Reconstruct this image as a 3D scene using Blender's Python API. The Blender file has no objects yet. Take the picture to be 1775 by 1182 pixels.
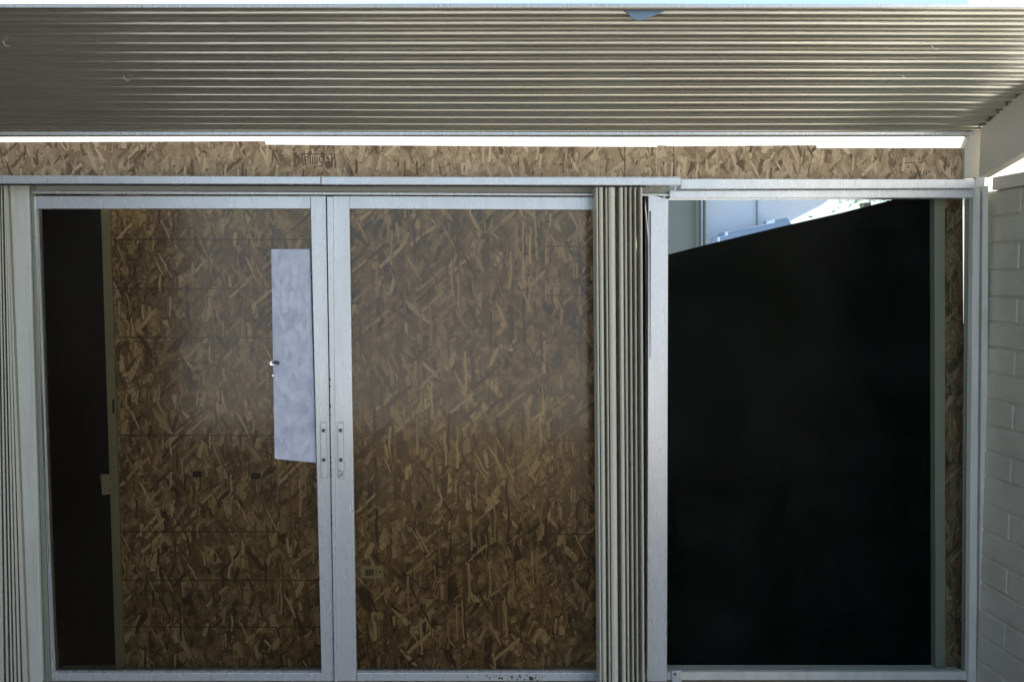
import bpy, bmesh, math, random
from mathutils import Vector, Matrix
random.seed(7)
R = math.radians
S = bpy.context.scene
C = S.collection

# ------------------------------------------------------------------ camera, sky, sun, exposure
CAM = Vector((0.0, -2.86, 1.56)); PITCH = R(2.8); FPX = 1300.0
SHX, SHY = 0.0606, -0.0278
cd = bpy.data.cameras.new("camera"); cam = bpy.data.objects.new("camera", cd); C.objects.link(cam)
cam.location = CAM; cam.rotation_euler = (R(90) - PITCH, 0, 0)
cd.sensor_width = 36; cd.lens = FPX / 1775 * 36; cd.shift_x = SHX; cd.shift_y = SHY
cd.clip_start = 0.05; cd.clip_end = 2000
S.camera = cam

SUN_EL, SUN_AZ = 52.0, -60.0        # azimuth measured from +Y (beyond the doors) towards +X
w = bpy.data.worlds.new("World"); S.world = w; w.use_nodes = True
nt = w.node_tree; bg = nt.nodes["Background"]
sky = nt.nodes.new("ShaderNodeTexSky"); sky.sky_type = 'NISHITA'; sky.sun_disc = False
sky.sun_elevation = R(SUN_EL); sky.sun_rotation = R(SUN_AZ)
sky.air_density = 1.0; sky.dust_density = 1.6; sky.ozone_density = 1.5
nt.links.new(sky.outputs[0], bg.inputs[0]); bg.inputs[1].default_value = 0.15
sl = bpy.data.lights.new("sun", 'SUN'); sl.energy = 4.4; sl.angle = R(0.6); sl.color = (1, .96, .88)
so = bpy.data.objects.new("sun", sl); C.objects.link(so)
d_to = Vector((math.sin(R(SUN_AZ)) * math.cos(R(SUN_EL)), math.cos(R(SUN_AZ)) * math.cos(R(SUN_EL)), math.sin(R(SUN_EL))))
so.rotation_euler = d_to.to_track_quat('Z', 'Y').to_euler()
S.view_settings.view_transform = 'Standard'; S.view_settings.look = 'None'
S.view_settings.exposure = 1.24; S.view_settings.gamma = 1

def at(px, py, Y):
    """photograph pixel -> point on the upright plane at depth Y (Y=0 is the door wall)"""
    a = (px - 887.5 + SHX * 1775) / FPX
    b = (591 + SHY * -1775 * -1 * -1 - py) / FPX if False else (591 + SHY * 1775 - py) / FPX
    c, s = math.cos(PITCH), math.sin(PITCH)
    d = Vector((a, c + b * s, -s + b * c))
    t = (Y - CAM.y) / d.y
    return CAM + d * t

# ------------------------------------------------------------------ materials
def M(name):
    m = bpy.data.materials.new(name); m.use_nodes = True
    return m, m.node_tree, m.node_tree.nodes["Principled BSDF"]
def N(nt, t, **k):
    n = nt.nodes.new(t)
    for a, b in k.items(): setattr(n, a, b)
    return n
def L(nt, a, b): nt.links.new(a, b)
def math_n(nt, op, a, b=None, clamp=False):
    n = N(nt, "ShaderNodeMath", operation=op, use_clamp=clamp)
    for i, v in enumerate((a, b)):
        if v is None: continue
        if isinstance(v, (int, float)): n.inputs[i].default_value = v
        else: L(nt, v, n.inputs[i])
    return n.outputs[0]
def mixc(nt, f, a, b, mode='MIX'):
    n = N(nt, "ShaderNodeMix", data_type='RGBA', blend_type=mode)
    for i, v in ((0, f), (6, a), (7, b)):
        if isinstance(v, (int, float)): n.inputs[i].default_value = v
        elif isinstance(v, tuple): n.inputs[i].default_value = (*v, 1) if len(v) == 3 else v
        else: L(nt, v, n.inputs[i])
    return n.outputs[2]
def ramp(nt, v, stops):
    n = N(nt, "ShaderNodeValToRGB"); e = n.color_ramp.elements
    while len(e) < len(stops): e.new(.5)
    for q, (p, c) in zip(e, stops):
        q.position = p; q.color = (*c, 1) if len(c) == 3 else c
    L(nt, v, n.inputs[0]); return n.outputs[0]
def pos(nt):
    return N(nt, "ShaderNodeNewGeometry").outputs["Position"]
def mapped(nt, v, loc=(0, 0, 0), rot=(0, 0, 0), sc=(1, 1, 1)):
    n = N(nt, "ShaderNodeMapping"); L(nt, v, n.inputs[0])
    n.inputs[1].default_value = loc; n.inputs[2].default_value = rot; n.inputs[3].default_value = sc
    return n.outputs[0]
def noise(nt, v, scale, detail=4, rough=.6):
    n = N(nt, "ShaderNodeTexNoise"); L(nt, v, n.inputs["Vector"])
    n.inputs["Scale"].default_value = scale; n.inputs["Detail"].default_value = detail; n.inputs["Roughness"].default_value = rough
    return n.outputs[0]
def bump(nt, bs, h, strength=.3, dist=.002):
    n = N(nt, "ShaderNodeBump"); n.inputs["Strength"].default_value = strength; n.inputs["Distance"].default_value = dist
    L(nt, h, n.inputs["Height"]); L(nt, n.outputs[0], bs.inputs["Normal"])

def paint(name, col, rough=.35, dirt=(.30, .27, .2), amount=.35, speck=.0, streak=True, spec=.5, metal=0, bmp=.12):
    m, nt, bs = M(name); p = pos(nt)
    a = noise(nt, mapped(nt, p, sc=(9, 9, 1.2) if streak else (3, 3, 3)), 2.2, 6, .65)
    f = math_n(nt, 'MULTIPLY', ramp(nt, a, [(.45, (0, 0, 0)), (.8, (1, 1, 1))]), amount)
    c = mixc(nt, f, col, dirt)
    fine = noise(nt, p, 60, 5, .7)
    c = mixc(nt, math_n(nt, 'MULTIPLY', ramp(nt, fine, [(.35, (1, 1, 1)), (.5, (0, 0, 0))]), .22), c, tuple(q * .72 for q in col))
    sp = N(nt, "ShaderNodeTexVoronoi"); L(nt, p, sp.inputs["Vector"]); sp.inputs["Scale"].default_value = 26
    cell = ramp(nt, sp.outputs["Color"], [(.90 - speck, (0, 0, 0)), (.93 - speck, (1, 1, 1))])
    dot = ramp(nt, sp.outputs["Distance"], [(.05, (1, 1, 1)), (.09, (0, 0, 0))])
    c = mixc(nt, math_n(nt, 'MULTIPLY', mixc(nt, 1.0, cell, dot, 'MULTIPLY'), .7), c, (.08, .07, .05))
    L(nt, c, bs.inputs["Base Color"])
    r = math_n(nt, 'ADD', math_n(nt, 'MULTIPLY', a, .25), rough - .12)
    L(nt, r, bs.inputs["Roughness"]); bs.inputs["Specular IOR Level"].default_value = spec; bs.inputs["Metallic"].default_value = metal
    bump(nt, bs, noise(nt, p, 90, 4), bmp, .001 if bmp < .2 else .003)
    return m
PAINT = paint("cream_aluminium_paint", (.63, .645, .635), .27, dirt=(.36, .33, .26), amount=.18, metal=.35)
PAINT_DARK = paint("darker_track_paint", (.36, .36, .30), .45)  # darker tone of the frame paint, used for channel and ribs
JAMB = paint("weathered_jamb_paint", (.60, .60, .52), .42, amount=.5, speck=.02)
WALLP = paint("painted_brick", (.52, .49, .37), .6, dirt=(.36, .32, .24), amount=.6, streak=False, bmp=.5)
BEAMP = paint("beam_paint", (.60, .56, .45), .5, dirt=(.42, .38, .30), amount=.3, streak=False)
VANE = paint("blind_vane_vinyl", (.60, .57, .45), .4, amount=.2)
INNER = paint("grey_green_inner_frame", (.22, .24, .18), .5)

def flat(name, col, rough=.6, metal=0, nz=0.0, sc=20):
    m, nt, bs = M(name)
    if nz:
        a = noise(nt, pos(nt), sc, 5)
        c = mixc(nt, a, tuple(q * (1 - nz) for q in col), tuple(min(1, q * (1 + nz)) for q in col)); L(nt, c, bs.inputs["Base Color"])
    else: bs.inputs["Base Color"].default_value = (*col, 1)
    bs.inputs["Roughness"].default_value = rough; bs.inputs["Metallic"].default_value = metal
    return m
BLACKCLOTH = flat("black_cloth", (.004, .0045, .0035), .9, nz=.5, sc=5)
BLACKCLOTH.node_tree.nodes["Principled BSDF"].inputs["Specular IOR Level"].default_value = .03
DARK = flat("dark_gap", (.02, .02, .018), .8)
INK = flat("stamp_ink", (.035, .035, .03), .7, nz=.5, sc=300)
PENCIL = flat("printed_line_ink", (.07, .055, .035), .8, nz=.6, sc=60)
SCREW = flat("tarnished_screw", (.10, .10, .09), .4, .7)
CHROME = flat("bright_screw", (.8, .8, .8), .2, 1)
LABEL = flat("paper_label", (.62, .62, .46), .7, nz=.1, sc=200)
BLUEP = flat("blue_grey_tape", (.16, .24, .34), .7, nz=.08, sc=120)
HOUSEW = flat("neighbour_siding", (.62, .66, .72), .6, nz=.05, sc=4)
HOUSEG = flat("grey_green_panel", (.17, .20, .18), .6, nz=.08, sc=4)
HOUSE_SHADOW = flat("blue_house_shadow", (.22, .31, .46), .6, nz=.08, sc=4)  # blue of a shadow on the house wall, put into the colour
ADDED_BOARDS = flat("added_wall_boards", (.05, .04, .03), .8, nz=.3, sc=3)
LEAF = flat("foliage", (.06, .11, .05), .7, nz=.4, sc=6)
BARK = flat("bark", (.10, .08, .06), .9, nz=.3, sc=20)

ADDED_WALL = flat("added_wall_paint", (.40, .36, .28), .7, nz=.1, sc=5)
ADDED_ROOF = flat("added_roof_boards", (.42, .38, .30), .7, nz=.15, sc=5)
ADDED_ROOF_Y = -.45

def roof_mat():
    m, nt, bs = M("cream_corrugated_steel"); p = pos(nt)
    a = noise(nt, mapped(nt, p, sc=(.5, 6, 6)), 3.0, 6, .65)
    c = mixc(nt, ramp(nt, a, [(.35, (0, 0, 0)), (.75, (1, 1, 1))]), (.51, .495, .42), (.39, .38, .32))
    b = noise(nt, mapped(nt, p, sc=(1.5, 40, 40)), 2.0, 5, .7)
    c = mixc(nt, math_n(nt, 'MULTIPLY', ramp(nt, b, [(.58, (0, 0, 0)), (.78, (1, 1, 1))]), .5), c, (.13, .12, .09))
    L(nt, c, bs.inputs["Base Color"]); bs.inputs["Metallic"].default_value = .75
    L(nt, math_n(nt, 'ADD', math_n(nt, 'MULTIPLY', a, .20), .12), bs.inputs["Roughness"])
    bump(nt, bs, noise(nt, mapped(nt, p, sc=(1, 8, 8)), 10, 3), .15, .002)
    return m
ROOF = roof_mat()

def metal_sheet():
    m, nt, bs = M("mottled_zinc_sheet"); p = pos(nt)
    v = N(nt, "ShaderNodeTexVoronoi"); L(nt, mapped(nt, p, sc=(1, 1, .45)), v.inputs["Vector"]); v.inputs["Scale"].default_value = 60
    a = noise(nt, p, 14, 6, .7)
    c = mixc(nt, ramp(nt, a, [(.3, (0, 0, 0)), (.7, (1, 1, 1))]), (.42, .44, .52), (.60, .62, .69))
    bwn = N(nt, 'ShaderNodeRGBToBW'); L(nt, v.outputs['Color'], bwn.inputs[0]); c = mixc(nt, .22, c, bwn.outputs[0], 'OVERLAY'); c = mixc(nt, math_n(nt, 'MULTIPLY', ramp(nt, noise(nt, mapped(nt, p, sc=(1, 1, .5)), 45, 8, .8), [(.5, (0, 0, 0)), (.7, (1, 1, 1))]), .5), c, (.34, .36, .40))
    L(nt, c, bs.inputs["Base Color"]); bs.inputs["Roughness"].default_value = .4; bs.inputs["Metallic"].default_value = 0
    return m
SHEET = metal_sheet()

def osb(name, seed, cols, flake=(.036, .13), layers=10, mean=0.0, contrast=1.0):
    """oriented strand board: layers of long chips, each chip with its own tone, turned mostly upright"""
    m, nt, bs = M(name); p = pos(nt)
    rnd = random.Random(seed)
    warp = N(nt, "ShaderNodeTexNoise"); L(nt, p, warp.inputs["Vector"]); warp.inputs["Scale"].default_value = 12; warp.inputs["Detail"].default_value = 4
    wv = N(nt, "ShaderNodeVectorMath", operation='SCALE'); L(nt, warp.outputs["Color"], wv.inputs[0]); wv.inputs[3].default_value = .026
    pv = N(nt, "ShaderNodeVectorMath", operation='ADD'); L(nt, p, pv.inputs[0]); L(nt, wv.outputs[0], pv.inputs[1]); pw = pv.outputs[0]
    n0 = noise(nt, pw, 22, 5, .7)
    lo, mid, hi = cols
    col = ramp(nt, n0, [(.3, lo), (.5, mid), (.75, hi)])
    hgt = n0
    for i in range(layers):
        th = R((-12, 20, -32, 5, 38, -20, 12, -48, 27, -6)[i] + rnd.uniform(-7, 7)) + mean
        k = (1.5, 1.2, 1.0, .9, .8, .62, .5, .42, .36, .3)[i]
        fw, fl = flake[0] * k, flake[1] * rnd.uniform(.6, 1.3)
        r1 = mapped(nt, pw, rot=(0, th, 0))
        # flatten depth so the chips are cut square to the face
        mp = mapped(nt, r1, loc=(rnd.uniform(0, 50), 0, rnd.uniform(0, 50)), sc=(1 / fw, 0, 1 / fl))
        v = N(nt, "ShaderNodeTexVoronoi", distance='CHEBYCHEV' if i % 2 else 'EUCLIDEAN'); L(nt, mp, v.inputs["Vector"]); v.inputs["Scale"].default_value = 1
        v.inputs["Randomness"].default_value = .9
        sep = N(nt, "ShaderNodeSeparateColor"); L(nt, v.outputs["Color"], sep.inputs[0])
        size = math_n(nt, 'ADD', math_n(nt, 'MULTIPLY', sep.outputs[1], .32), .10)
        ins = math_n(nt, 'LESS_THAN', v.outputs["Distance"], size)
        keep = math_n(nt, 'LESS_THAN', sep.outputs[2], .68)
        mask = math_n(nt, 'MULTIPLY', ins, keep)
        rim_in = math_n(nt, 'LESS_THAN', v.outputs["Distance"], math_n(nt, 'ADD', size, .05))
        rim = math_n(nt, 'MULTIPLY', math_n(nt, 'SUBTRACT', math_n(nt, 'MULTIPLY', rim_in, keep), mask, True), .5 * contrast)
        grain = noise(nt, mapped(nt, r1, sc=(160, 1, 14)), 1.0, 3, .6)
        tone = math_n(nt, 'ADD', math_n(nt, 'MULTIPLY', sep.outputs[0], .8), math_n(nt, 'MULTIPLY', grain, .35))
        cc = ramp(nt, tone, [(.06, tuple(q * .45 for q in lo)), (.28, lo), (.55, mid), (.95, hi)])
        col = mixc(nt, rim, col, tuple(q * .25 for q in lo))
        col = mixc(nt, mask, col, cc)
        hgt = math_n(nt, 'ADD', math_n(nt, 'MULTIPLY', hgt, math_n(nt, 'SUBTRACT', 1.0, mask)), math_n(nt, 'MULTIPLY', mask, sep.outputs[1]))
    # knots and small dark gaps
    v = N(nt, "ShaderNodeTexVoronoi"); L(nt, mapped(nt, pw, sc=(1, 0, .6)), v.inputs["Vector"]); v.inputs["Scale"].default_value = 55
    pit = math_n(nt, 'MULTIPLY', ramp(nt, v.outputs["Distance"], [(.10, (1, 1, 1)), (.22, (0, 0, 0))]), ramp(nt, v.outputs["Color"], [(.62, (0, 0, 0)), (.66, (1, 1, 1))]))
    col = mixc(nt, math_n(nt, 'MULTIPLY', pit, .8), col, (.03, .02, .01))
    L(nt, col, bs.inputs["Base Color"]); bs.inputs["Roughness"].default_value = .75
    bump(nt, bs, hgt, .5, .002)
    return m
OSB_A = osb("strand_board", 3, ((.13, .09, .05), (.37, .285, .18), (.92, .81, .63)))
OSB_B = osb("strand_board_coarse", 11, ((.12, .08, .04), (.37, .28, .17), (.92, .80, .61)), flake=(.040, .15))
OSB_SHADE = osb("strand_board_shaded", 31, ((.07, .045, .02), (.16, .11, .055), (.28, .21, .12)))  # darker copy of the board with its shade put into the colour
OSB_T = osb("strand_board_strip", 23, ((.20, .13, .07), (.44, .31, .175), (.66, .50, .31)), flake=(.040, .10), contrast=.5)

def glass(name, tint, ior):
    m = bpy.data.materials.new(name); m.use_nodes = True; nt = m.node_tree
    nt.nodes.remove(nt.nodes["Principled BSDF"])
    fr = N(nt, "ShaderNodeFresnel"); fr.inputs[0].default_value = ior
    tr = N(nt, "ShaderNodeBsdfTransparent"); tr.inputs[0].default_value = (*tint, 1)
    gl = N(nt, "ShaderNodeBsdfGlossy"); gl.inputs["Roughness"].default_value = .16
    mx = N(nt, "ShaderNodeMixShader"); L(nt, fr.outputs[0], mx.inputs[0]); L(nt, tr.outputs[0], mx.inputs[1]); L(nt, gl.outputs[0], mx.inputs[2])
    # dust on the outer face
    df = N(nt, "ShaderNodeBsdfDiffuse"); df.inputs[0].default_value = (.5, .5, .45, 1)
    a = noise(nt, pos(nt), 3.0, 8, .7)
    m2 = N(nt, "ShaderNodeMixShader"); L(nt, math_n(nt, 'MULTIPLY', ramp(nt, a, [(.4, (0, 0, 0)), (.8, (1, 1, 1))]), .01), m2.inputs[0])
    L(nt, mx.outputs[0], m2.inputs[1]); L(nt, df.outputs[0], m2.inputs[2])
    L(nt, m2.outputs[0], nt.nodes["Material Output"].inputs[0])
    return m
GLASS = glass("tinted_door_glass", (.80, .735, .61), 1.52)
GLASSR = glass("tinted_fixed_glass", (.92, .93, .90), 1.05)

FLOORM = flat('porch_floor_concrete', (.17, .14, .095), .8, nz=.3, sc=6)
def ground_mat():
    m, nt, bs = M("concrete_ground"); p = pos(nt)
    a = noise(nt, p, 1.5, 8, .7)
    L(nt, mixc(nt, a, (.30, .295, .28), (.54, .53, .51)), bs.inputs["Base Color"]); bs.inputs["Roughness"].default_value = .85
    bump(nt, bs, noise(nt, p, 40, 6), .4, .004); return m
GROUND = ground_mat()

# ------------------------------------------------------------------ mesh helpers
def link(name, bm, mats, parent=None, bev=0):
    bmesh.ops.recalc_face_normals(bm, faces=bm.faces)
    me = bpy.data.meshes.new(name); bm.to_mesh(me); bm.free()
    o = bpy.data.objects.new(name, me); C.objects.link(o)
    for mm in (mats if isinstance(mats, (list, tuple)) else [mats]): me.materials.append(mm)
    if parent: o.parent = parent
    if bev:
        b = o.modifiers.new("bevel", 'BEVEL'); b.width = bev; b.segments = 2; b.limit_method = 'ANGLE'; b.angle_limit = R(40)
        b.harden_normals = False
    return o
def tag(o, label=None, cat=None, group=None, kind=None):
    if label: o["label"] = label
    if cat: o["category"] = cat
    if group: o["group"] = group
    if kind: o["kind"] = kind
    return o
def thing(name, label, cat, group=None):
    o = bpy.data.objects.new(name, None); C.objects.link(o); o.empty_display_size = .1
    return tag(o, label, cat, group)
def prism(bm, pts, Y, dep, mi=0):
    """outline given in photograph pixels on plane Y, extruded back by dep metres (straight along Y)"""
    f = [bm.verts.new(at(x, y, Y)) for x, y in pts]
    b = [bm.verts.new(v.co + Vector((0, dep, 0))) for v in f]
    n = len(f); fs = [bm.faces.new(f), bm.faces.new(b[::-1])]
    for i in range(n): fs.append(bm.faces.new((f[i], b[i], b[(i + 1) % n], f[(i + 1) % n])))
    for q in fs: q.material_index = mi
    return fs
def box(bm, a, b, mi=0):
    (x0, y0, z0), (x1, y1, z1) = a, b
    v = [bm.verts.new(p) for p in ((x0, y0, z0), (x1, y0, z0), (x1, y1, z0), (x0, y1, z0), (x0, y0, z1), (x1, y0, z1), (x1, y1, z1), (x0, y1, z1))]
    for f in ((0, 1, 2, 3), (4, 7, 6, 5), (0, 4, 5, 1), (1, 5, 6, 2), (2, 6, 7, 3), (3, 7, 4, 0)):
        bm.faces.new([v[i] for i in f]).material_index = mi
def rect(x0, y0, x1, y1): return [(x0, y0), (x1, y0), (x1, y1), (x0, y1)]
def plate(name, pts, Y, dep, mat, parent=None, bev=.0015):
    bm = bmesh.new(); prism(bm, pts, Y, dep); return link(name, bm, mat, parent, bev)
def disc(bm, c, r, dep, n=16, mi=0):
    """short cylinder facing the camera side, centre c on its front"""
    f = [bm.verts.new(c + Vector((r * math.cos(2 * math.pi * i / n), 0, r * math.sin(2 * math.pi * i / n)))) for i in range(n)]
    b = [bm.verts.new(v.co + Vector((0, dep, 0))) for v in f]
    bm.faces.new(f).material_index = mi; bm.faces.new(b[::-1]).material_index = mi
    for i in range(n): bm.faces.new((f[i], b[i], b[(i + 1) % n], f[(i + 1) % n])).material_index = mi
def tube(bm, pts, r, n=8):
    rings = []
    for i, p in enumerate(pts):
        t = (pts[min(i + 1, len(pts) - 1)] - pts[max(i - 1, 0)]).normalized()
        u = t.cross(Vector((0, 0, 1)))
        if u.length < .1: u = t.cross(Vector((1, 0, 0)))
        u.normalize(); v = t.cross(u)
        rings.append([bm.verts.new(p + (u * math.cos(a) + v * math.sin(a)) * r) for a in (2 * math.pi * k / n for k in range(n))])
    for a, b in zip(rings, rings[1:]):
        for k in range(n): bm.faces.new((a[k], a[(k + 1) % n], b[(k + 1) % n], b[k]))
    bm.faces.new(rings[0]); bm.faces.new(rings[-1][::-1])

# ------------------------------------------------------------------ ground
bm = bmesh.new(); box(bm, (-60, -60, -.3), (60, 60, -.05))
tag(link("ground", bm, GROUND), kind="structure")
bm = bmesh.new(); box(bm, (-2.46, -4.1, -.045), (3.2, 3.0, -.01))
tag(link("porch_floor", bm, FLOORM), kind="structure")

# ------------------------------------------------------------------ corrugated roof
WL, WR = -2.45, 2.25
z_wall = at(780, 229, 0).z
# slope chosen so the near edge shows at the top of the picture
SL = math.tan(R(21.5))
def roof_z(Y): return z_wall + SL * (0.0 - Y)
def roof_hit(px, py):
    lo, hi = -2.0, 0.05
    for _ in range(50):
        m = (lo + hi) / 2
        if at(px, py, m).z > roof_z(m): hi = m   # too far: above the plane
        else: lo = m
    return at(px, py, (lo + hi) / 2)
Yn = roof_hit(780, 9).y
NC = 15.5
def build_roof():
    root = thing("corrugated_roof", "cream corrugated metal porch roof sheet sloping over the sliding doors", "roof")
    bm = bmesh.new()
    steps = int(NC * 14); xs = [WL + (WR - WL) * i / 24 for i in range(25)]
    L0 = math.hypot(Yn, SL * Yn)
    nrm = Vector((0, -SL, -1)).normalized()
    rows = []
    for j in range(steps + 1):
        t = j / steps
        Y = 0.03 + (Yn - 0.03) * t; ph = t * NC * 2 * math.pi
        s = math.sin(ph); amp = .0105
        prof = s * .8 + .38 * math.sin(2 * ph + .6)
        off = amp * prof
        base = Vector((0, Y, roof_z(Y) + .004))
        rows.append([bm.verts.new(base + nrm * (off + .0012 * math.sin(x * 2.1 + j * .02)) + Vector((x, 0, 0))) for x in xs])
    for a, b in zip(rows, rows[1:]):
        for i in range(len(xs) - 1): bm.faces.new((a[i], a[i + 1], b[i + 1], b[i]))
    o = link("roof_sheet", bm, ROOF, root)
    for p in o.data.polygons: p.use_smooth = True
    sm = o.modifiers.new("thick", 'SOLIDIFY'); sm.thickness = .0016; sm.offset = 0
    # bright turned-down edges at both ends of the sheet
    bm = bmesh.new(); z = roof_z(Yn); box(bm, (WL, Yn - .004, z - .009), (WR, Yn - .002, z + .002)); link("edge_trim", bm, PAINT, root, .001)
    bm = bmesh.new(); box(bm, (WL, -.006, z_wall - .012), (at(1690, 229, 0).x, -.002, z_wall - .001)); link("wall_edge_trim", bm, PAINT, root, .001)
    # bent nails and hooks poking through
    for px, py, k in ((222, 127, .016), (1622, 70, .02), (1566, 125, .008), (15, 66, .018), (508, 213, .006)):
        bm = bmesh.new(); p = roof_hit(px, py) + nrm * .012
        tube(bm, [p + Vector((-.8 * k * math.cos(a), 0, -.9 * k * math.sin(a))) for a in [q * .25 for q in range(0, 9)]], .0013, 6)
        link("bent_nail", bm, SCREW if px == 508 else PAINT, root)
    return root
build_roof()

# blue grey patch hanging at the near edge
bm = bmesh.new(); Yp = Yn + .004
prism(bm, [(1073, 8), (1095, 31), (1106, 36), (1118, 34), (1136, 27), (1172, 11), (1173, 8)], roof_hit(1110, 34).y - .03, .002)
tag(link("tape_patch", bm, BLUEP, None, .0006), "small blue grey flap hanging over the near edge of the corrugated roof", "tape patch")

# ------------------------------------------------------------------ boards over the doors
def top_board(label, outline, Y, extra=None):
    bm = bmesh.new(); prism(bm, outline, Y, .011)
    if extra: extra(bm, Y)
    return tag(link("strand_board", bm, [OSB_T, INK, DARK], None, .0008), label, "board", "strand boards filling the gap over the doors")
def stamp(bm, Y):
    y = Y - .0006
    S_ = [((521, 267), (566, 268)), ((523, 268), (526, 288)), ((529, 272), (529, 284)), ((529, 272), (534, 273)), ((529, 278), (534, 278)), ((529, 284), (534, 283)),
          ((538, 271), (538, 284)), ((542, 271), (542, 285)), ((546, 272), (546, 284)), ((546, 284), (550, 284)), ((550, 272), (550, 285)), ((554, 272), (561, 272)), ((554, 272), (553, 280)),
          ((553, 280), (559, 282)), ((561, 272), (559, 288)), ((559, 288), (545, 289)), ((568, 273), (570, 284)), ((566, 274), (568, 272)), ((575, 267), (576, 290)), ((580, 266), (581, 292)), ((572, 268), (580, 267)), ((577, 253), (578, 263))]
    for (a, b), (c, d) in S_:
        v = Vector((c - a, d - b)); v.normalize(); n_ = Vector((-v.y, v.x)) * .75
        prism(bm, [(a + n_.x, b + n_.y), (c + n_.x, d + n_.y), (c - n_.x, d - n_.y), (a - n_.x, b - n_.y)], y, .0005, 1)
def stamp2(bm, Y):
    y = Y - .0006
    for (a, b), (c, d) in [((1579, 297), (1582, 305)), ((1582, 305), (1585, 298)), ((1585, 298), (1588, 305)), ((1588, 305), (1590, 297)), ((1592, 305), (1595, 297)), ((1595, 297), (1598, 305)), ((1601, 296), (1601, 305)), ((1605, 295), (1606, 305)),
                           ((1568, 283), (1584, 282)), ((1590, 283), (1603, 281))]:
        v = Vector((c - a, d - b)); v.normalize(); n_ = Vector((-v.y, v.x)) * .6
        prism(bm, [(a + n_.x, b + n_.y), (c + n_.x, d + n_.y), (c - n_.x, d - n_.y), (a - n_.x, b - n_.y)], y, .0005, 1)
top_board("tan strand board over the doors, leftmost one with the higher top edge", [(-60, 247), (200, 246), (459, 245), (459, 308), (-60, 308)], .012)
top_board("tan strand board over the middle door carrying a boxed black ink stamp", [(459.6, 251), (900, 254), (1139, 255), (1139, 311), (459.6, 308)], .016,
          lambda bm, Y: (stamp(bm, Y), prism(bm, rect(1082.5, 254, 1083.6, 309), Y - .0006, .0005, 2)))
top_board("tan strand board over the right window, rightmost one with a stepped top edge", [(1140.6, 252), (1168, 254), (1415, 252), (1416, 257), (1672, 257), (1672, 312), (1140.6, 311)], .014,
          lambda bm, Y: (stamp2(bm, Y), prism(bm, rect(1167.5, 254, 1168.6, 310), Y - .0006, .0005, 2)))
m_, nt_, bs_ = M("translucent_white_plastic"); nt_.nodes.remove(bs_)
tl = N(nt_, "ShaderNodeBsdfTranslucent"); tl.inputs[0].default_value = (.9, .9, .88, 1); dfz = N(nt_, "ShaderNodeBsdfDiffuse"); dfz.inputs[0].default_value = (.8, .8, .78, 1)
mz = N(nt_, "ShaderNodeMixShader"); mz.inputs[0].default_value = .25; L(nt_, tl.outputs[0], mz.inputs[1]); L(nt_, dfz.outputs[0], mz.inputs[2]); L(nt_, mz.outputs[0], nt_.nodes["Material Output"].inputs[0])
bm = bmesh.new(); prism(bm, [(-60, 210), (1714, 210), (1714, 318), (-60, 318)], .036, .002)  # strip added so no sun beams enter under the roof
tag(link("sun_block_strip", bm, m_), "added white translucent strip stopping sun through the gap between roof and strand boards", "sun block strip")
bm = bmesh.new(); prism(bm, [(1648, 324), (1712, 324), (1706, 1240), (1648, 1240)], .0975, .002)  # second strip added behind the slit to diffuse the sun
tag(link("sun_block_strip", bm, m_), "added upright translucent strip stopping sun through the thin slit at the right window edge", "sun block strip")
# short white end board in the corner
tag(plate("corner_board", [(1672, 256), (1684, 226), (1702, 226), (1702, 309), (1672, 309)], .0, .026, BEAMP), "short beige end piece at the right end of the strand boards", "trim")

# ------------------------------------------------------------------ door frame
def frame_():
    root = thing("door_frame", "cream painted aluminium frame round the sliding doors and right window", "door frame")
    plate("head_channel", [(57, 318), (1160, 322), (1160, 335.6), (57, 331)], -.006, .04, PAINT_DARK, root)
    plate("head_lip", [(57, 331), (1160, 336), (1160, 340), (57, 336)], -.022, .05, PAINT, root)
    plate("right_head", [(1161, 331), (1690, 328), (1690, 343), (1161, 344)], -.03, .07, PAINT, root)
    plate("right_head_upper", [(1180, 310), (1698, 311), (1699, 326.5), (1180, 328)], -.055, .08, PAINT, root)
    plate("head_sun_lid", [(1440, 332), (1722, 332), (1722, 338), (1440, 338)], .0405, .075, PAINT_DARK, root)  # hidden lid added behind the head to stop a sun streak
    # left jamb: broad face, rebate and ribs
    plate("jamb", [(13, 320), (49, 320), (73, 1200), (51, 1200)], -.03, .09, JAMB, root)
    plate("jamb_rib", [(49.5, 320), (52.5, 320), (78, 1200), (74, 1200)], -.018, .05, PAINT_DARK, root)
    plate("jamb_rib", [(53, 320), (57, 320), (88, 1200), (79, 1200)], -.024, .05, INNER, root)
    # right jamb
    plate("jamb", [(1674, 345), (1687, 345), (1678, 1200), (1668, 1200)], .0, .008, INNER, root)
    plate("jamb", [(1687.3, 329), (1699, 329), (1692, 1200), (1679, 1200)], -.03, .025, JAMB, root)
    plate("jamb_rib", [(1699.3, 329), (1703.5, 329), (1697, 1200), (1692.3, 1200)], -.018, .06, PAINT_DARK, root)
    plate("jamb", [(1704, 322), (1713.5, 322), (1710, 1200), (1697.3, 1200)], -.034, .09, JAMB, root)
    plate("sill", [(92, 1170), (1170, 1170), (1676, 1170), (1676, 1215), (92, 1215)], -.005, .08, JAMB, root)
    return root
frame_()

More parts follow.
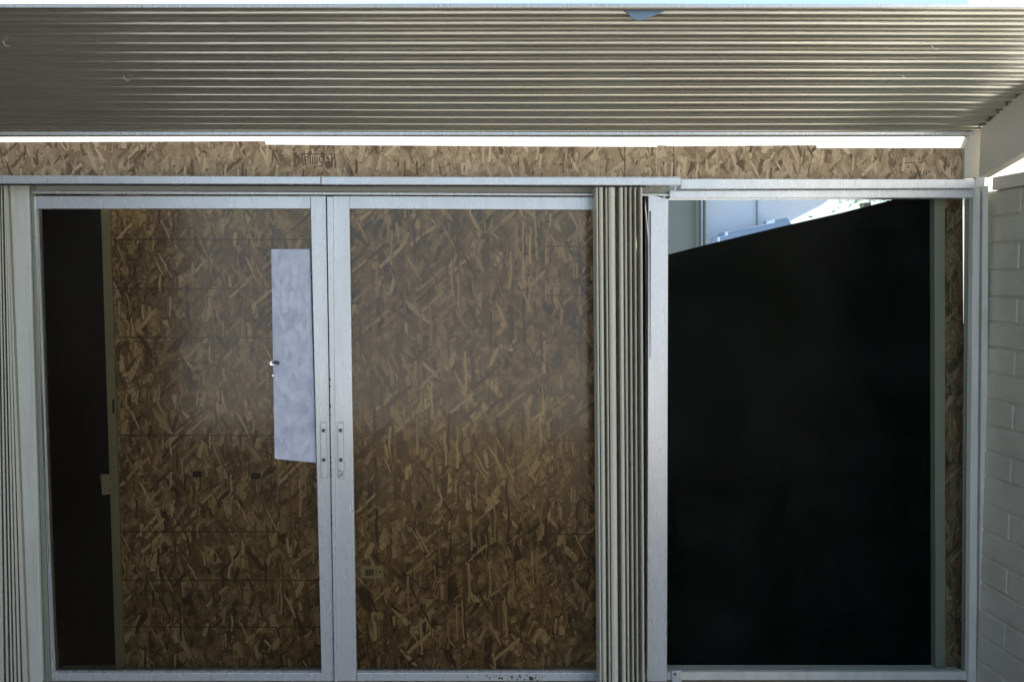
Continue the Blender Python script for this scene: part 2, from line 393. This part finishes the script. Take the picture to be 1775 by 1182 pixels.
def ring(root, outer, inner, Y, dep, mat):
    """outer/inner: four pixel corners (tl,tr,br,bl); four mitre-free members"""
    (a, b, c, d), (e, f, g, h) = outer, inner
    def lerp(p, q, y):
        t = (y - p[1]) / (q[1] - p[1]); return (p[0] + (q[0] - p[0]) * t, y)
    plate("stile", [a, (e[0], a[1]), (h[0], d[1]), d], Y, dep, mat, root)
    plate("stile", [(f[0], b[1]), b, c, (g[0], c[1])], Y, dep, mat, root)
    plate("top_rail", [(e[0] + .3, a[1]), (f[0] - .3, b[1]), (f[0] - .3, f[1]), (e[0] + .3, e[1])], Y + .001, dep - .002, mat, root)
    plate("bottom_rail", [(h[0] + .3, h[1]), (g[0] - .3, g[1]), (g[0] - .3, c[1]), (h[0] + .3, d[1])], Y + .001, dep - .002, mat, root)

WEAR = flat("lock_wear", (.05, .045, .04), .6)
PULL_EDGE = paint("pull_outline_paint", (.36, .36, .30), .5)  # darker paint that outlines the pull
def pull(root, px, y0, y1, wornx=False):
    h = plate("pull_plate", [(px - 5.5, y0), (px + 5.5, y0), (px + 7, y1), (px - 4, y1)], -.0235, .003, PULL_EDGE, root, .0008)
    r_ = plate("pull_recess", [(px - 4.7, y0 + 1), (px + 4.8, y0 + 1), (px + 6.2, y1 - 1), (px - 3.3, y1 - 1)], -.0241, .0005, PAINT, h, .0003)
    for yy in (746, 797):
        bm = bmesh.new(); disc(bm, at(px + (yy - y0) * .01, yy, -.026), .0075, .0025); link("screw", bm, SCREW, h, .0006)
    if wornx:
        bm = bmesh.new()
        for q in range(16):
            x, y = px + random.uniform(-5, 6), random.uniform(813, 829); s = random.uniform(.8, 2.2)
            prism(bm, [(x, y), (x + s, y + .3), (x + s * .8, y + s * 1.6), (x - .2, y + s)], -.0247 - q * 1e-5, .0004)
        link("worn_keyhole", bm, WEAR, h)

ld = thing("sliding_door", "left cream framed sliding glass door, mottled white sheet on its glass", "sliding door", "sliding glass doors")
ring(ld, [(57, 340), (564.5, 340), (579, 1200), (93, 1200)], [(61, 362), (538, 362), (558, 1166), (91, 1166)], -.02, .035, PAINT)
plate("glass", [(61, 360), (539, 360), (559, 1168), (91, 1168)], .0, .004, GLASS, ld, 0)
pull(ld, 560.5, 732, 829)
md = thing("sliding_door", "middle cream framed sliding glass door, bare strand board behind its glass", "sliding door", "sliding glass doors")
ring(md, [(577.5, 340), (1034, 342), (1040, 1200), (584, 1200)], [(605, 362), (1030, 364), (1037, 1166), (618, 1166)], -.02, .035, PAINT)
plate("interlock_strip", [(566.5, 341), (577, 341), (583.5, 1200), (580, 1200)], -.028, .04, PAINT, md, .001)
plate("glass", [(604, 360), (1032, 362), (1039, 1168), (617, 1168)], .0, .004, GLASS, md, 0)
pull(md, 590, 732, 829, True)
# chips along the meeting edge
bm = bmesh.new()
for y in (655, 668, 700, 717, 790, 798, 812, 822, 850, 893, 905, 1105):
    x = 571.5 + (y - 655) * .012; s = random.uniform(1, 2.6)
    prism(bm, [(x, y), (x + 1.6, y + 1), (x + 1.3, y + s * 2.6), (x - .5, y + s * 2)], -.0285, .0005)
link("paint_chip", bm, WEAR, md)

rw = thing("fixed_window", "right cream framed glass panel with black sheeting behind it", "window")
plate("stile", [(1124, 337), (1158.5, 345), (1156, 1200), (1122, 1200)], -.022, .05, PAINT, rw)
plate("stile_groove", [(1125.7, 366), (1128.3, 366), (1127.4, 620), (1126.3, 620)], -.0228, .002, DARK, rw, 0)
plate("bottom_rail", [(1157, 1165), (1676, 1165), (1676, 1200), (1157, 1200)], -.012, .03, JAMB, rw)
plate("glass", [(1157, 343), (1676, 343), (1672, 1166), (1154, 1166)], .0, .004, GLASSR, rw, 0)
st = thing("door_catch", "small chipped white catch standing on the sill below the black window", "catch")
plate("catch_body", [(1165, 1164), (1181, 1162), (1182, 1200), (1166, 1200)], -.03, .016, PAINT, st)
bm = bmesh.new(); disc(bm, at(1170, 1168, -.032), .005, .002); link("screw", bm, SCREW, st)

# dirt flakes on the middle bottom rail
bm = bmesh.new()
for q in range(46):
    x = random.gauss(890, 38); y = random.uniform(1170, 1182); s = random.uniform(.8, 3.4)
    if q == 0: x, y, s = 920, 1175, 8
    prism(bm, [(x + s * .6 * math.cos(a) * random.uniform(.7, 1.1), y + s * .5 * math.sin(a) * random.uniform(.7, 1.1)) for a in [k * math.pi / 3 for k in range(6)]], -.0195 - q * 2e-5, .0006)
link("dirt_flakes", bm, WEAR, md)

# ------------------------------------------------------------------ vertical blind
vb = thing("vertical_blind", "cream vertical blind drawn into a tight stack between middle door and right window", "blind")
bm = bmesh.new()
for a, b in (((-60, 304), (555.4, 306)), ((556.6, 306), (1180, 308))):
    prism(bm, [a, b, (b[0], b[1] + 13.5), (a[0], a[1] + 14)], -.12, .045)
tr_ = link("track", bm, PAINT, vb, .002)
plate("track_lip", [(-60, 318.6), (1120, 322.1), (1120, 323.8), (-60, 320.4)], -.10, .02, DARK, vb, 0)
bm = bmesh.new(); a_ = at(-60, 304, -.0745); b_ = at(1180, 306, -.0745); box(bm, (a_.x, -.0745, b_.z - .006), (b_.x, -.001, b_.z - .002)); link("track_sun_lid", bm, PAINT, vb)  # unseen lid added behind the track, keeps sun off the vanes
bands = [(1032.5, 1036.3), (1038.7, 1045), (1049.6, 1052.6), (1055.5, 1066), (1073.5, 1080), (1083, 1086.5), (1091.4, 1094.6), (1099.8, 1102.6), (1109.5, 1113.5)]
def vane(x0, x1):
    bm = bmesh.new(); Yf = -.105; sh = lambda x: (x - 1033) / 83.0
    n = 6; top, bot = 324.5, 1205
    prof = []
    for k in range(n + 1):
        t = k / n; prof.append((x1 + (x0 - x1) * t, Yf + .006 * (1 - math.sin(math.pi * t))))
    prof += [(x0 + .6, Yf + .03), (x0 + 1.6, Yf + .075)]
    cols = []
    for side in (0, 1):
        row = []
        for (x, Y) in prof:
            dx = 7 - 3 * sh(x)
            A = at(x if Y < Yf + .02 else x0, top, Yf); B = at((x if Y < Yf + .02 else x0) + dx, bot, Yf)
            A = Vector((A.x, Y, A.z)); B = Vector((B.x, Y, B.z))
            if Y > Yf + .02: A.x += .003; B.x += .003
            if side: A.x += .001; A.y += .0008; B.x += .001; B.y += .0008
            row.append((bm.verts.new(A), bm.verts.new(B)))
        cols.append(row)
    for r_ in cols:
        for (a, b), (c, d) in zip(r_, r_[1:]): bm.faces.new((a, b, d, c))
    (A0, B0), (A1, B1) = cols[0][0], cols[1][0]; bm.faces.new((A0, A1, B1, B0))
    (A0, B0), (A1, B1) = cols[0][-1], cols[1][-1]; bm.faces.new((A0, B0, B1, A1))
    for (p, q), (p2, q2) in zip(zip(cols[0], cols[0][1:]), zip(cols[1], cols[1][1:])):
        bm.faces.new((p[0], q[0], q2[0], p2[0])); bm.faces.new((p[1], p2[1], q2[1], q[1]))
    o = link("vane", bm, VANE, vb)
    return o
for a, b in bands: vane(a, b)
for px in (1129, 1150.5, 1180):
    bm = bmesh.new(); bmesh.ops.create_uvsphere(bm, u_segments=10, v_segments=8, radius=.0042)
    bmesh.ops.translate(bm, verts=bm.verts, vec=at(px, 326, -.09)); link("carrier_bead", bm, CHROME if 0 else PAINT, vb)

# second blind, gathered at the far left
lb = thing("vertical_blind", "cream vertical blind gathered at the far left edge beside the door frame", "blind")
LBANDS = [(-14, -6, -20, 7), (-3, -1, 11, 15), (1.5, 3, 19, 22), (6.5, 8.5, 25, 29), (9, 12, 32, 36.5), (12.3, 12.9, 40, 48.5)]
for a, b, c, d in LBANDS:
    plate("vane", [(a, 321), (b, 321), (d, 1205), (c, 1205)], -.05, .0015, VANE, lb, 0)
    plate("vane", [(b - .4, 321), (b, 321), (d, 1205), (d - .6, 1205)], -.048, .06, INNER, lb, 0)
for o in [q for q in lb.children][1::2]: o.name = "vane_fold"

# ------------------------------------------------------------------ boards behind the glass
def seams(bm, ys, x0, x1, Y, slope=0.0):
    for y in ys:
        prism(bm, [(x0, y - .9), (x1, y - .9 + slope), (x1, y + .9 + slope), (x0, y + .9)], Y - .0008, .0006, 1)
bm = bmesh.new()
prism(bm, [(189, 340), (470, 340), (486, 1190), (216, 1240)], .05, .018)
seams(bm, (415, 500, 585, 754, 921, 1005, 1086), 194, 480, .05, .5)
for x in (342, 444): prism(bm, rect(x - 8.5, 816.5 + (x - 342) * .03, x + 8, 827 + (x - 342) * .03), .0485, .001, 2)
tag(link("strand_board", bm, [OSB_A, PENCIL, DARK], None, .0008), "strand board with ruled lines and two dark slots behind the left door", "board", "strand boards behind the glass")
bm = bmesh.new(); prism(bm, [(471, 340), (566, 340), (584, 1240), (487, 1240)], .055, .018)
seams(bm, (415, 1005, 1086), 478, 560, .055, .5)
tag(link("strand_board", bm, [OSB_B, PENCIL], None, .0008), "narrow strand board behind the mottled white sheet at the right side of left door", "board", "strand boards behind the glass")
bm = bmesh.new(); prism(bm, [(600, 340), (944, 340), (950, 1240), (612, 1240)], .035, .012)
tag(link("strand_board", bm, [OSB_B, PENCIL], None, .0008), "wide coarse strand board behind the middle door glass", "board", "strand boards behind the glass")
bm = bmesh.new(); prism(bm, [(930, 340), (1030, 340), (1046, 1260), (938, 1260)], .06, .015)
seams(bm, (427, 512, 595, 763, 925), 935, 1032, .06, .5)
tag(link("strand_board", bm, [OSB_A, PENCIL], None, .0008), "narrow darker strand board set back beside the blind stack behind the middle door", "board", "strand boards behind the glass")
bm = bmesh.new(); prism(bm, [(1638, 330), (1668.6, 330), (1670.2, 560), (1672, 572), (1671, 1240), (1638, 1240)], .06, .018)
tag(link("strand_board", bm, [OSB_SHADE, PENCIL], None, .0008), "thin strip of strand board at the right edge of the black window", "board", "strand boards behind the glass")

ws = thing("metal_sheet", "mottled pale blue white sheet with slanting lower edge on the left door glass", "sheet")
plate("sheet", [(470, 432), (537, 432), (548, 802), (476, 795)], -.006, .003, SHEET, ws, .0005)
bm = bmesh.new(); disc(bm, at(471, 630, -.018), .009, .011); link("screw", bm, CHROME, ws, .001)
bm = bmesh.new(); disc(bm, at(473, 651, -.012), .004, .005); link("screw", bm, CHROME, ws, .001)
bm = bmesh.new(); tube(bm, [at(471, 629, -.014), at(479, 628, -.012), at(484, 630, -.009)], .006); link("latch_pin", bm, SCREW, ws)

# inner frame of the room door behind the left glass
INNERL = paint("pale_grey_green_frame", (.40, .45, .41), .5)
idr = thing("inner_door_stile", "grey green door stile with a small pale latch behind the left glass", "door stile")
plate("stile", [(174, 340), (189.5, 340), (216.5, 1190), (201.5, 1190)], .04, .03, INNERL, idr)
lk = plate("latch", [(174, 822), (193, 822), (193, 856), (177, 858)], .036, .004, PAINT, idr, .001)
for y in (829, 850):
    bm = bmesh.new(); disc(bm, at(191, y, .033), .003, .002, 10); link("screw", bm, SCREW, lk)
plate("keeper", [(194, 692), (198, 692), (198.5, 716), (194.5, 716)], .0375, .002, DARK, idr)
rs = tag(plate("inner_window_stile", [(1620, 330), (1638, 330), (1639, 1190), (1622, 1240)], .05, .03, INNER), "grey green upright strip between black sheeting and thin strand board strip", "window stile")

# black sheeting
bm = bmesh.new(); prism(bm, [(-60, 298), (1150, 298), (1150, 1300), (-60, 1300)], .083, .01)  # dark backing added behind both doors against light from the rear
tag(link("black_sheeting", bm, BLACKCLOTH), "black sheeting added behind the boards to stop light leaks, showing at the far left of the left door", "sheeting", "black sheeting behind the glass")
bm = bmesh.new(); prism(bm, [(1152, 1300), (1152, 443), (1160, 441), (1222, 425), (1350, 394), (1460, 369), (1562, 343), (1640, 322), (1645, 1300)], .083, .012)
tag(link("black_sheeting", bm, BLACKCLOTH), "large black sheeting with a slanting top edge filling the right window", "sheeting", "black sheeting behind the glass")

# paper label
pl = thing("paper_label", "small pale label with a grey block stuck low on the wide strand board", "label")
plate("label_card", [(625, 981), (664, 981), (665, 1002), (625, 1002)], .0335, .001, LABEL, pl, 0)
bm = bmesh.new()
for i in range(5): prism(bm, rect(633 + i * 3, 986, 635.2 + i * 3, 997.5), .0330, .0004)
for i in range(3): prism(bm, rect(651, 986 + i * 4.5, 653, 988 + i * 4.5), .0330, .0004)
disc(bm, at(658.5, 991, .0330), .0045, .0004, 10); link("printing", bm, INK, pl)

# ------------------------------------------------------------------ brick wall, capping, beam
XW = at(1713, 600, -.03).x
def bricks():
    root = thing("brick_wall", "white painted brick wall running towards the viewer at the right", "wall")
    bm = bmesh.new()
    lines = [331, 375, 421.5, 468, 514.5, 558.5, 601, 645, 690, 734, 779, 822, 870, 916, 961, 1007, 1052, 1097, 1142, 1190]
    zs = [at(1713, y, -.03).z for y in lines]
    tj = .139 + .03; Lb = .30; g = .0045
    rnd = random.Random(5)
    for k in range(len(zs) - 1):
        zt, zb = zs[k] - g, zs[k + 1] + g
        off = 0 if k % 2 == 0 else Lb / 2
        Y = -tj + Lb - (0 if k % 2 == 0 else -Lb / 2) - (Lb / 2 if k % 2 else 0)
        # joints at -tj on every other course, the others half a brick away
        start = (-tj if k % 2 == 0 else -tj + Lb / 2)
        joints = sorted([start + Lb * i for i in range(-4, 3)])
        for a, b in zip(joints, joints[1:]):
            lo, hi = max(a + g, -1.1), min(b - g, .06)
            if hi - lo < .01: continue
            j = rnd.uniform(-.0012, .0012)
            box(bm, (XW + j, lo, zb + rnd.uniform(-.001, .001)), (XW + .09, hi, zt + rnd.uniform(-.001, .001)))
    o = link("brick_courses", bm, WALLP, root, .0035)
    bm = bmesh.new(); box(bm, (XW + .005, -1.095, zs[-1]), (XW + .088, .055, zs[0])); link("mortar", bm, WALLP, root)
    bm = bmesh.new(); box(bm, (XW - .001, -1.1, -.05), (XW + .09, .06, zs[-1])); link("wall_foot", bm, WALLP, root)
    return zs[0]
ztop = bricks()
bm = bmesh.new(); zc = at(1713, 308, -.03).z
box(bm, (XW - .012, -1.12, ztop + .001), (XW + .10, -.036, zc))
tag(link("wall_capping", bm, BEAMP, None, .003), "painted capping strip along the top of the white brick wall", "capping")

# broad painted rafter under the right edge of the roof
def rafter():
    root = thing("rafter", "broad beige painted rafter rising from the corner under the roof edge", "rafter")
    bm = bmesh.new()
    A = roof_hit(1689, 229); A.z += .008
    B0 = roof_hit(1775, 158); B0.z += .008
    xa = at(1690, 300, -.03)
    d = (B0 - A); B = A + d * 1.5
    C0 = at(1695, 309, -.03); Dpt = at(1775, 263, B0.y + .02); D = C0 + (Dpt - C0) * 1.5
    A = Vector((A.x, -.03, A.z))
    f = [bm.verts.new(p) for p in (A, B, D, C0)]
    b = [bm.verts.new(p.co + Vector((.045, 0, 0))) for p in f]
    bm.faces.new(f); bm.faces.new(b[::-1])
    for i in range(4): bm.faces.new((f[i], b[i], b[(i + 1) % 4], f[(i + 1) % 4]))
    link("rafter_board", bm, BEAMP, root, .006)
    # filler beads pushed up into the corrugations
    bm = bmesh.new()
    for i in range(16):
        t = i / 16; p = A + (B - A) * t
        bmesh.ops.create_icosphere(bm, subdivisions=1, radius=.0045, matrix=Matrix.Translation(p + Vector((random.uniform(-.004, .004), 0, -.004))))
    link("filler", bm, BEAMP, root)
    bm = bmesh.new(); disc(bm, at(1697, 317, -.06), .004, .02, 10); box(bm, tuple(at(1691, 324, -.058)), tuple(at(1703, 308, -.045))); link("bracket", bm, JAMB, root, .001)
rafter()

# ------------------------------------------------------------------ beyond the doors: neighbour house and a tree
hs = thing("neighbour_house", "pale neighbouring house seen through the top of the right window", "house")
bm = bmesh.new(); prism(bm, [(1215, 320), (1470, 320), (1425, 355), (1380, 378), (1330, 405), (1215, 470)], 6.0, .15); link("siding_wall", bm, HOUSEW, hs)
bm = bmesh.new(); prism(bm, [(1150, 300), (1214, 300), (1214, 470), (1150, 470)], 5.98, .15); link("grey_wall", bm, HOUSEG, hs)
bm = bmesh.new(); prism(bm, rect(1221.5, 300, 1223.5, 470), 5.9, .06); link("corner_strip", bm, HOUSEG, hs)
bm = bmesh.new(); prism(bm, rect(1209, 300, 1210.5, 470), 5.9, .06); link("corner_strip", bm, HOUSEG, hs)
bm = bmesh.new(); prism(bm, rect(1312, 320, 1313.2, 440), 5.97, .02); link("panel_joint", bm, HOUSEG, hs)
bm = bmesh.new(); prism(bm, [(1248, 411), (1262, 408), (1262, 402), (1343, 386), (1343, 381), (1364, 377), (1380, 400), (1248, 430)], 5.6, .3); link("shadow_panel", bm, HOUSE_SHADOW, hs)  # stepped shadow on the house, built as a solid blue shape
tr = thing("tree", "tree top showing against the sky above the black sheeting", "tree")
bm = bmesh.new(); c = at(1500, 352, 9)
for i in range(110):
    v = Vector((random.gauss(0, .28), random.gauss(0, .4), random.gauss(0, .12)))
    p = c + v; s = random.uniform(.02, .05); u = Vector((random.uniform(-1, 1), random.uniform(-1, 1), random.uniform(-1, 1))).normalized(); q = u.orthogonal().normalized()
    bm.faces.new([bm.verts.new(p + u * s), bm.verts.new(p + q * s * .6), bm.verts.new(p - u * s), bm.verts.new(p - q * s * .6)])
link("crown", bm, LEAF, tr)
bm = bmesh.new(); tube(bm, [Vector((c.x, c.y, -.05)), Vector((c.x + .1, c.y, 1.2)), Vector((c.x, c.y, c.z))], .08, 8); link("trunk", bm, BARK, tr)

# ------------------------------------------------------------------ surroundings added round and behind the viewer to shape light and reflections
bm = bmesh.new()
for k in range(2): box(bm, (-2.45, -4.2, -.05 + k * .09), (1.8, -4.1, -.05 + k * .09 + .084))
link("added_parapet", bm, ADDED_WALL)  # kerb added out of view, trims what the glass reflects
tag(bpy.data.objects["added_parapet"], "added low wall behind the viewer, limiting light and reflections on the doors", "wall")
bm = bmesh.new()
for k in range(34): box(bm, (-2.5, -4.1 + k * .13, -.05), (-2.46 + random.uniform(-.003, .003), -4.1 + k * .13 + .124, 2.6))
tag(link("added_side_wall", bm, ADDED_BOARDS), "added dark board wall outside the view, keeping sun and bright reflections off the left door", "wall")  # unseen wall added dark to block sun and reflections at the left
bm = bmesh.new(); box(bm, (-2.51, -1.3, 2.62), (.9, ADDED_ROOF_Y, 2.68))
for k in range(6): box(bm, (-2.44 + k * .6, -1.29, 2.53), (-2.41 + k * .6, ADDED_ROOF_Y - .01, 2.617))
tag(link("sun_block_roof", bm, ADDED_ROOF), "added flat roof out of view, keeping sun and sky off the porch", "roof")  # unseen roof added to cut sun and overhead sky
bm = bmesh.new(); box(bm, (3.3, -6, -.05), (3.42, 2.0, 3.6))
tag(link("bounce_wall", bm, flat("bounce_white", (.84, .82, .77), .8, nz=.04, sc=3)), "added white wall beyond the brick wall, bouncing sun onto the roof underside", "wall")  # added reflector wall, brightens the right of the corrugated sheet
bm = bmesh.new()
for k in range(30): box(bm, (-2.455, -.03, -.05 + k * .09), (at(-45, 600, 0).x, .06, -.05 + k * .09 + .084))
tag(link("sun_block_wall", bm, ADDED_WALL), "added wall left of the sliding doors out of view, stopping a sun streak", "wall")  # unseen wall added where sun leaked in at the left
bm = bmesh.new()
for k in range(80): box(bm, (-12 + k * .3, -10.03, -.05), (-12 + k * .3 + .29, -10, 2.45 + random.uniform(-.01, .01)))
tag(link("horizon_fence", bm, flat("added_fence_paint", (.52, .55, .60), .7, nz=.15, sc=2)), "added grey blue fence behind the viewer, hiding the horizon from the glass", "fence")  # unseen fence added to cover the horizon glow in reflections
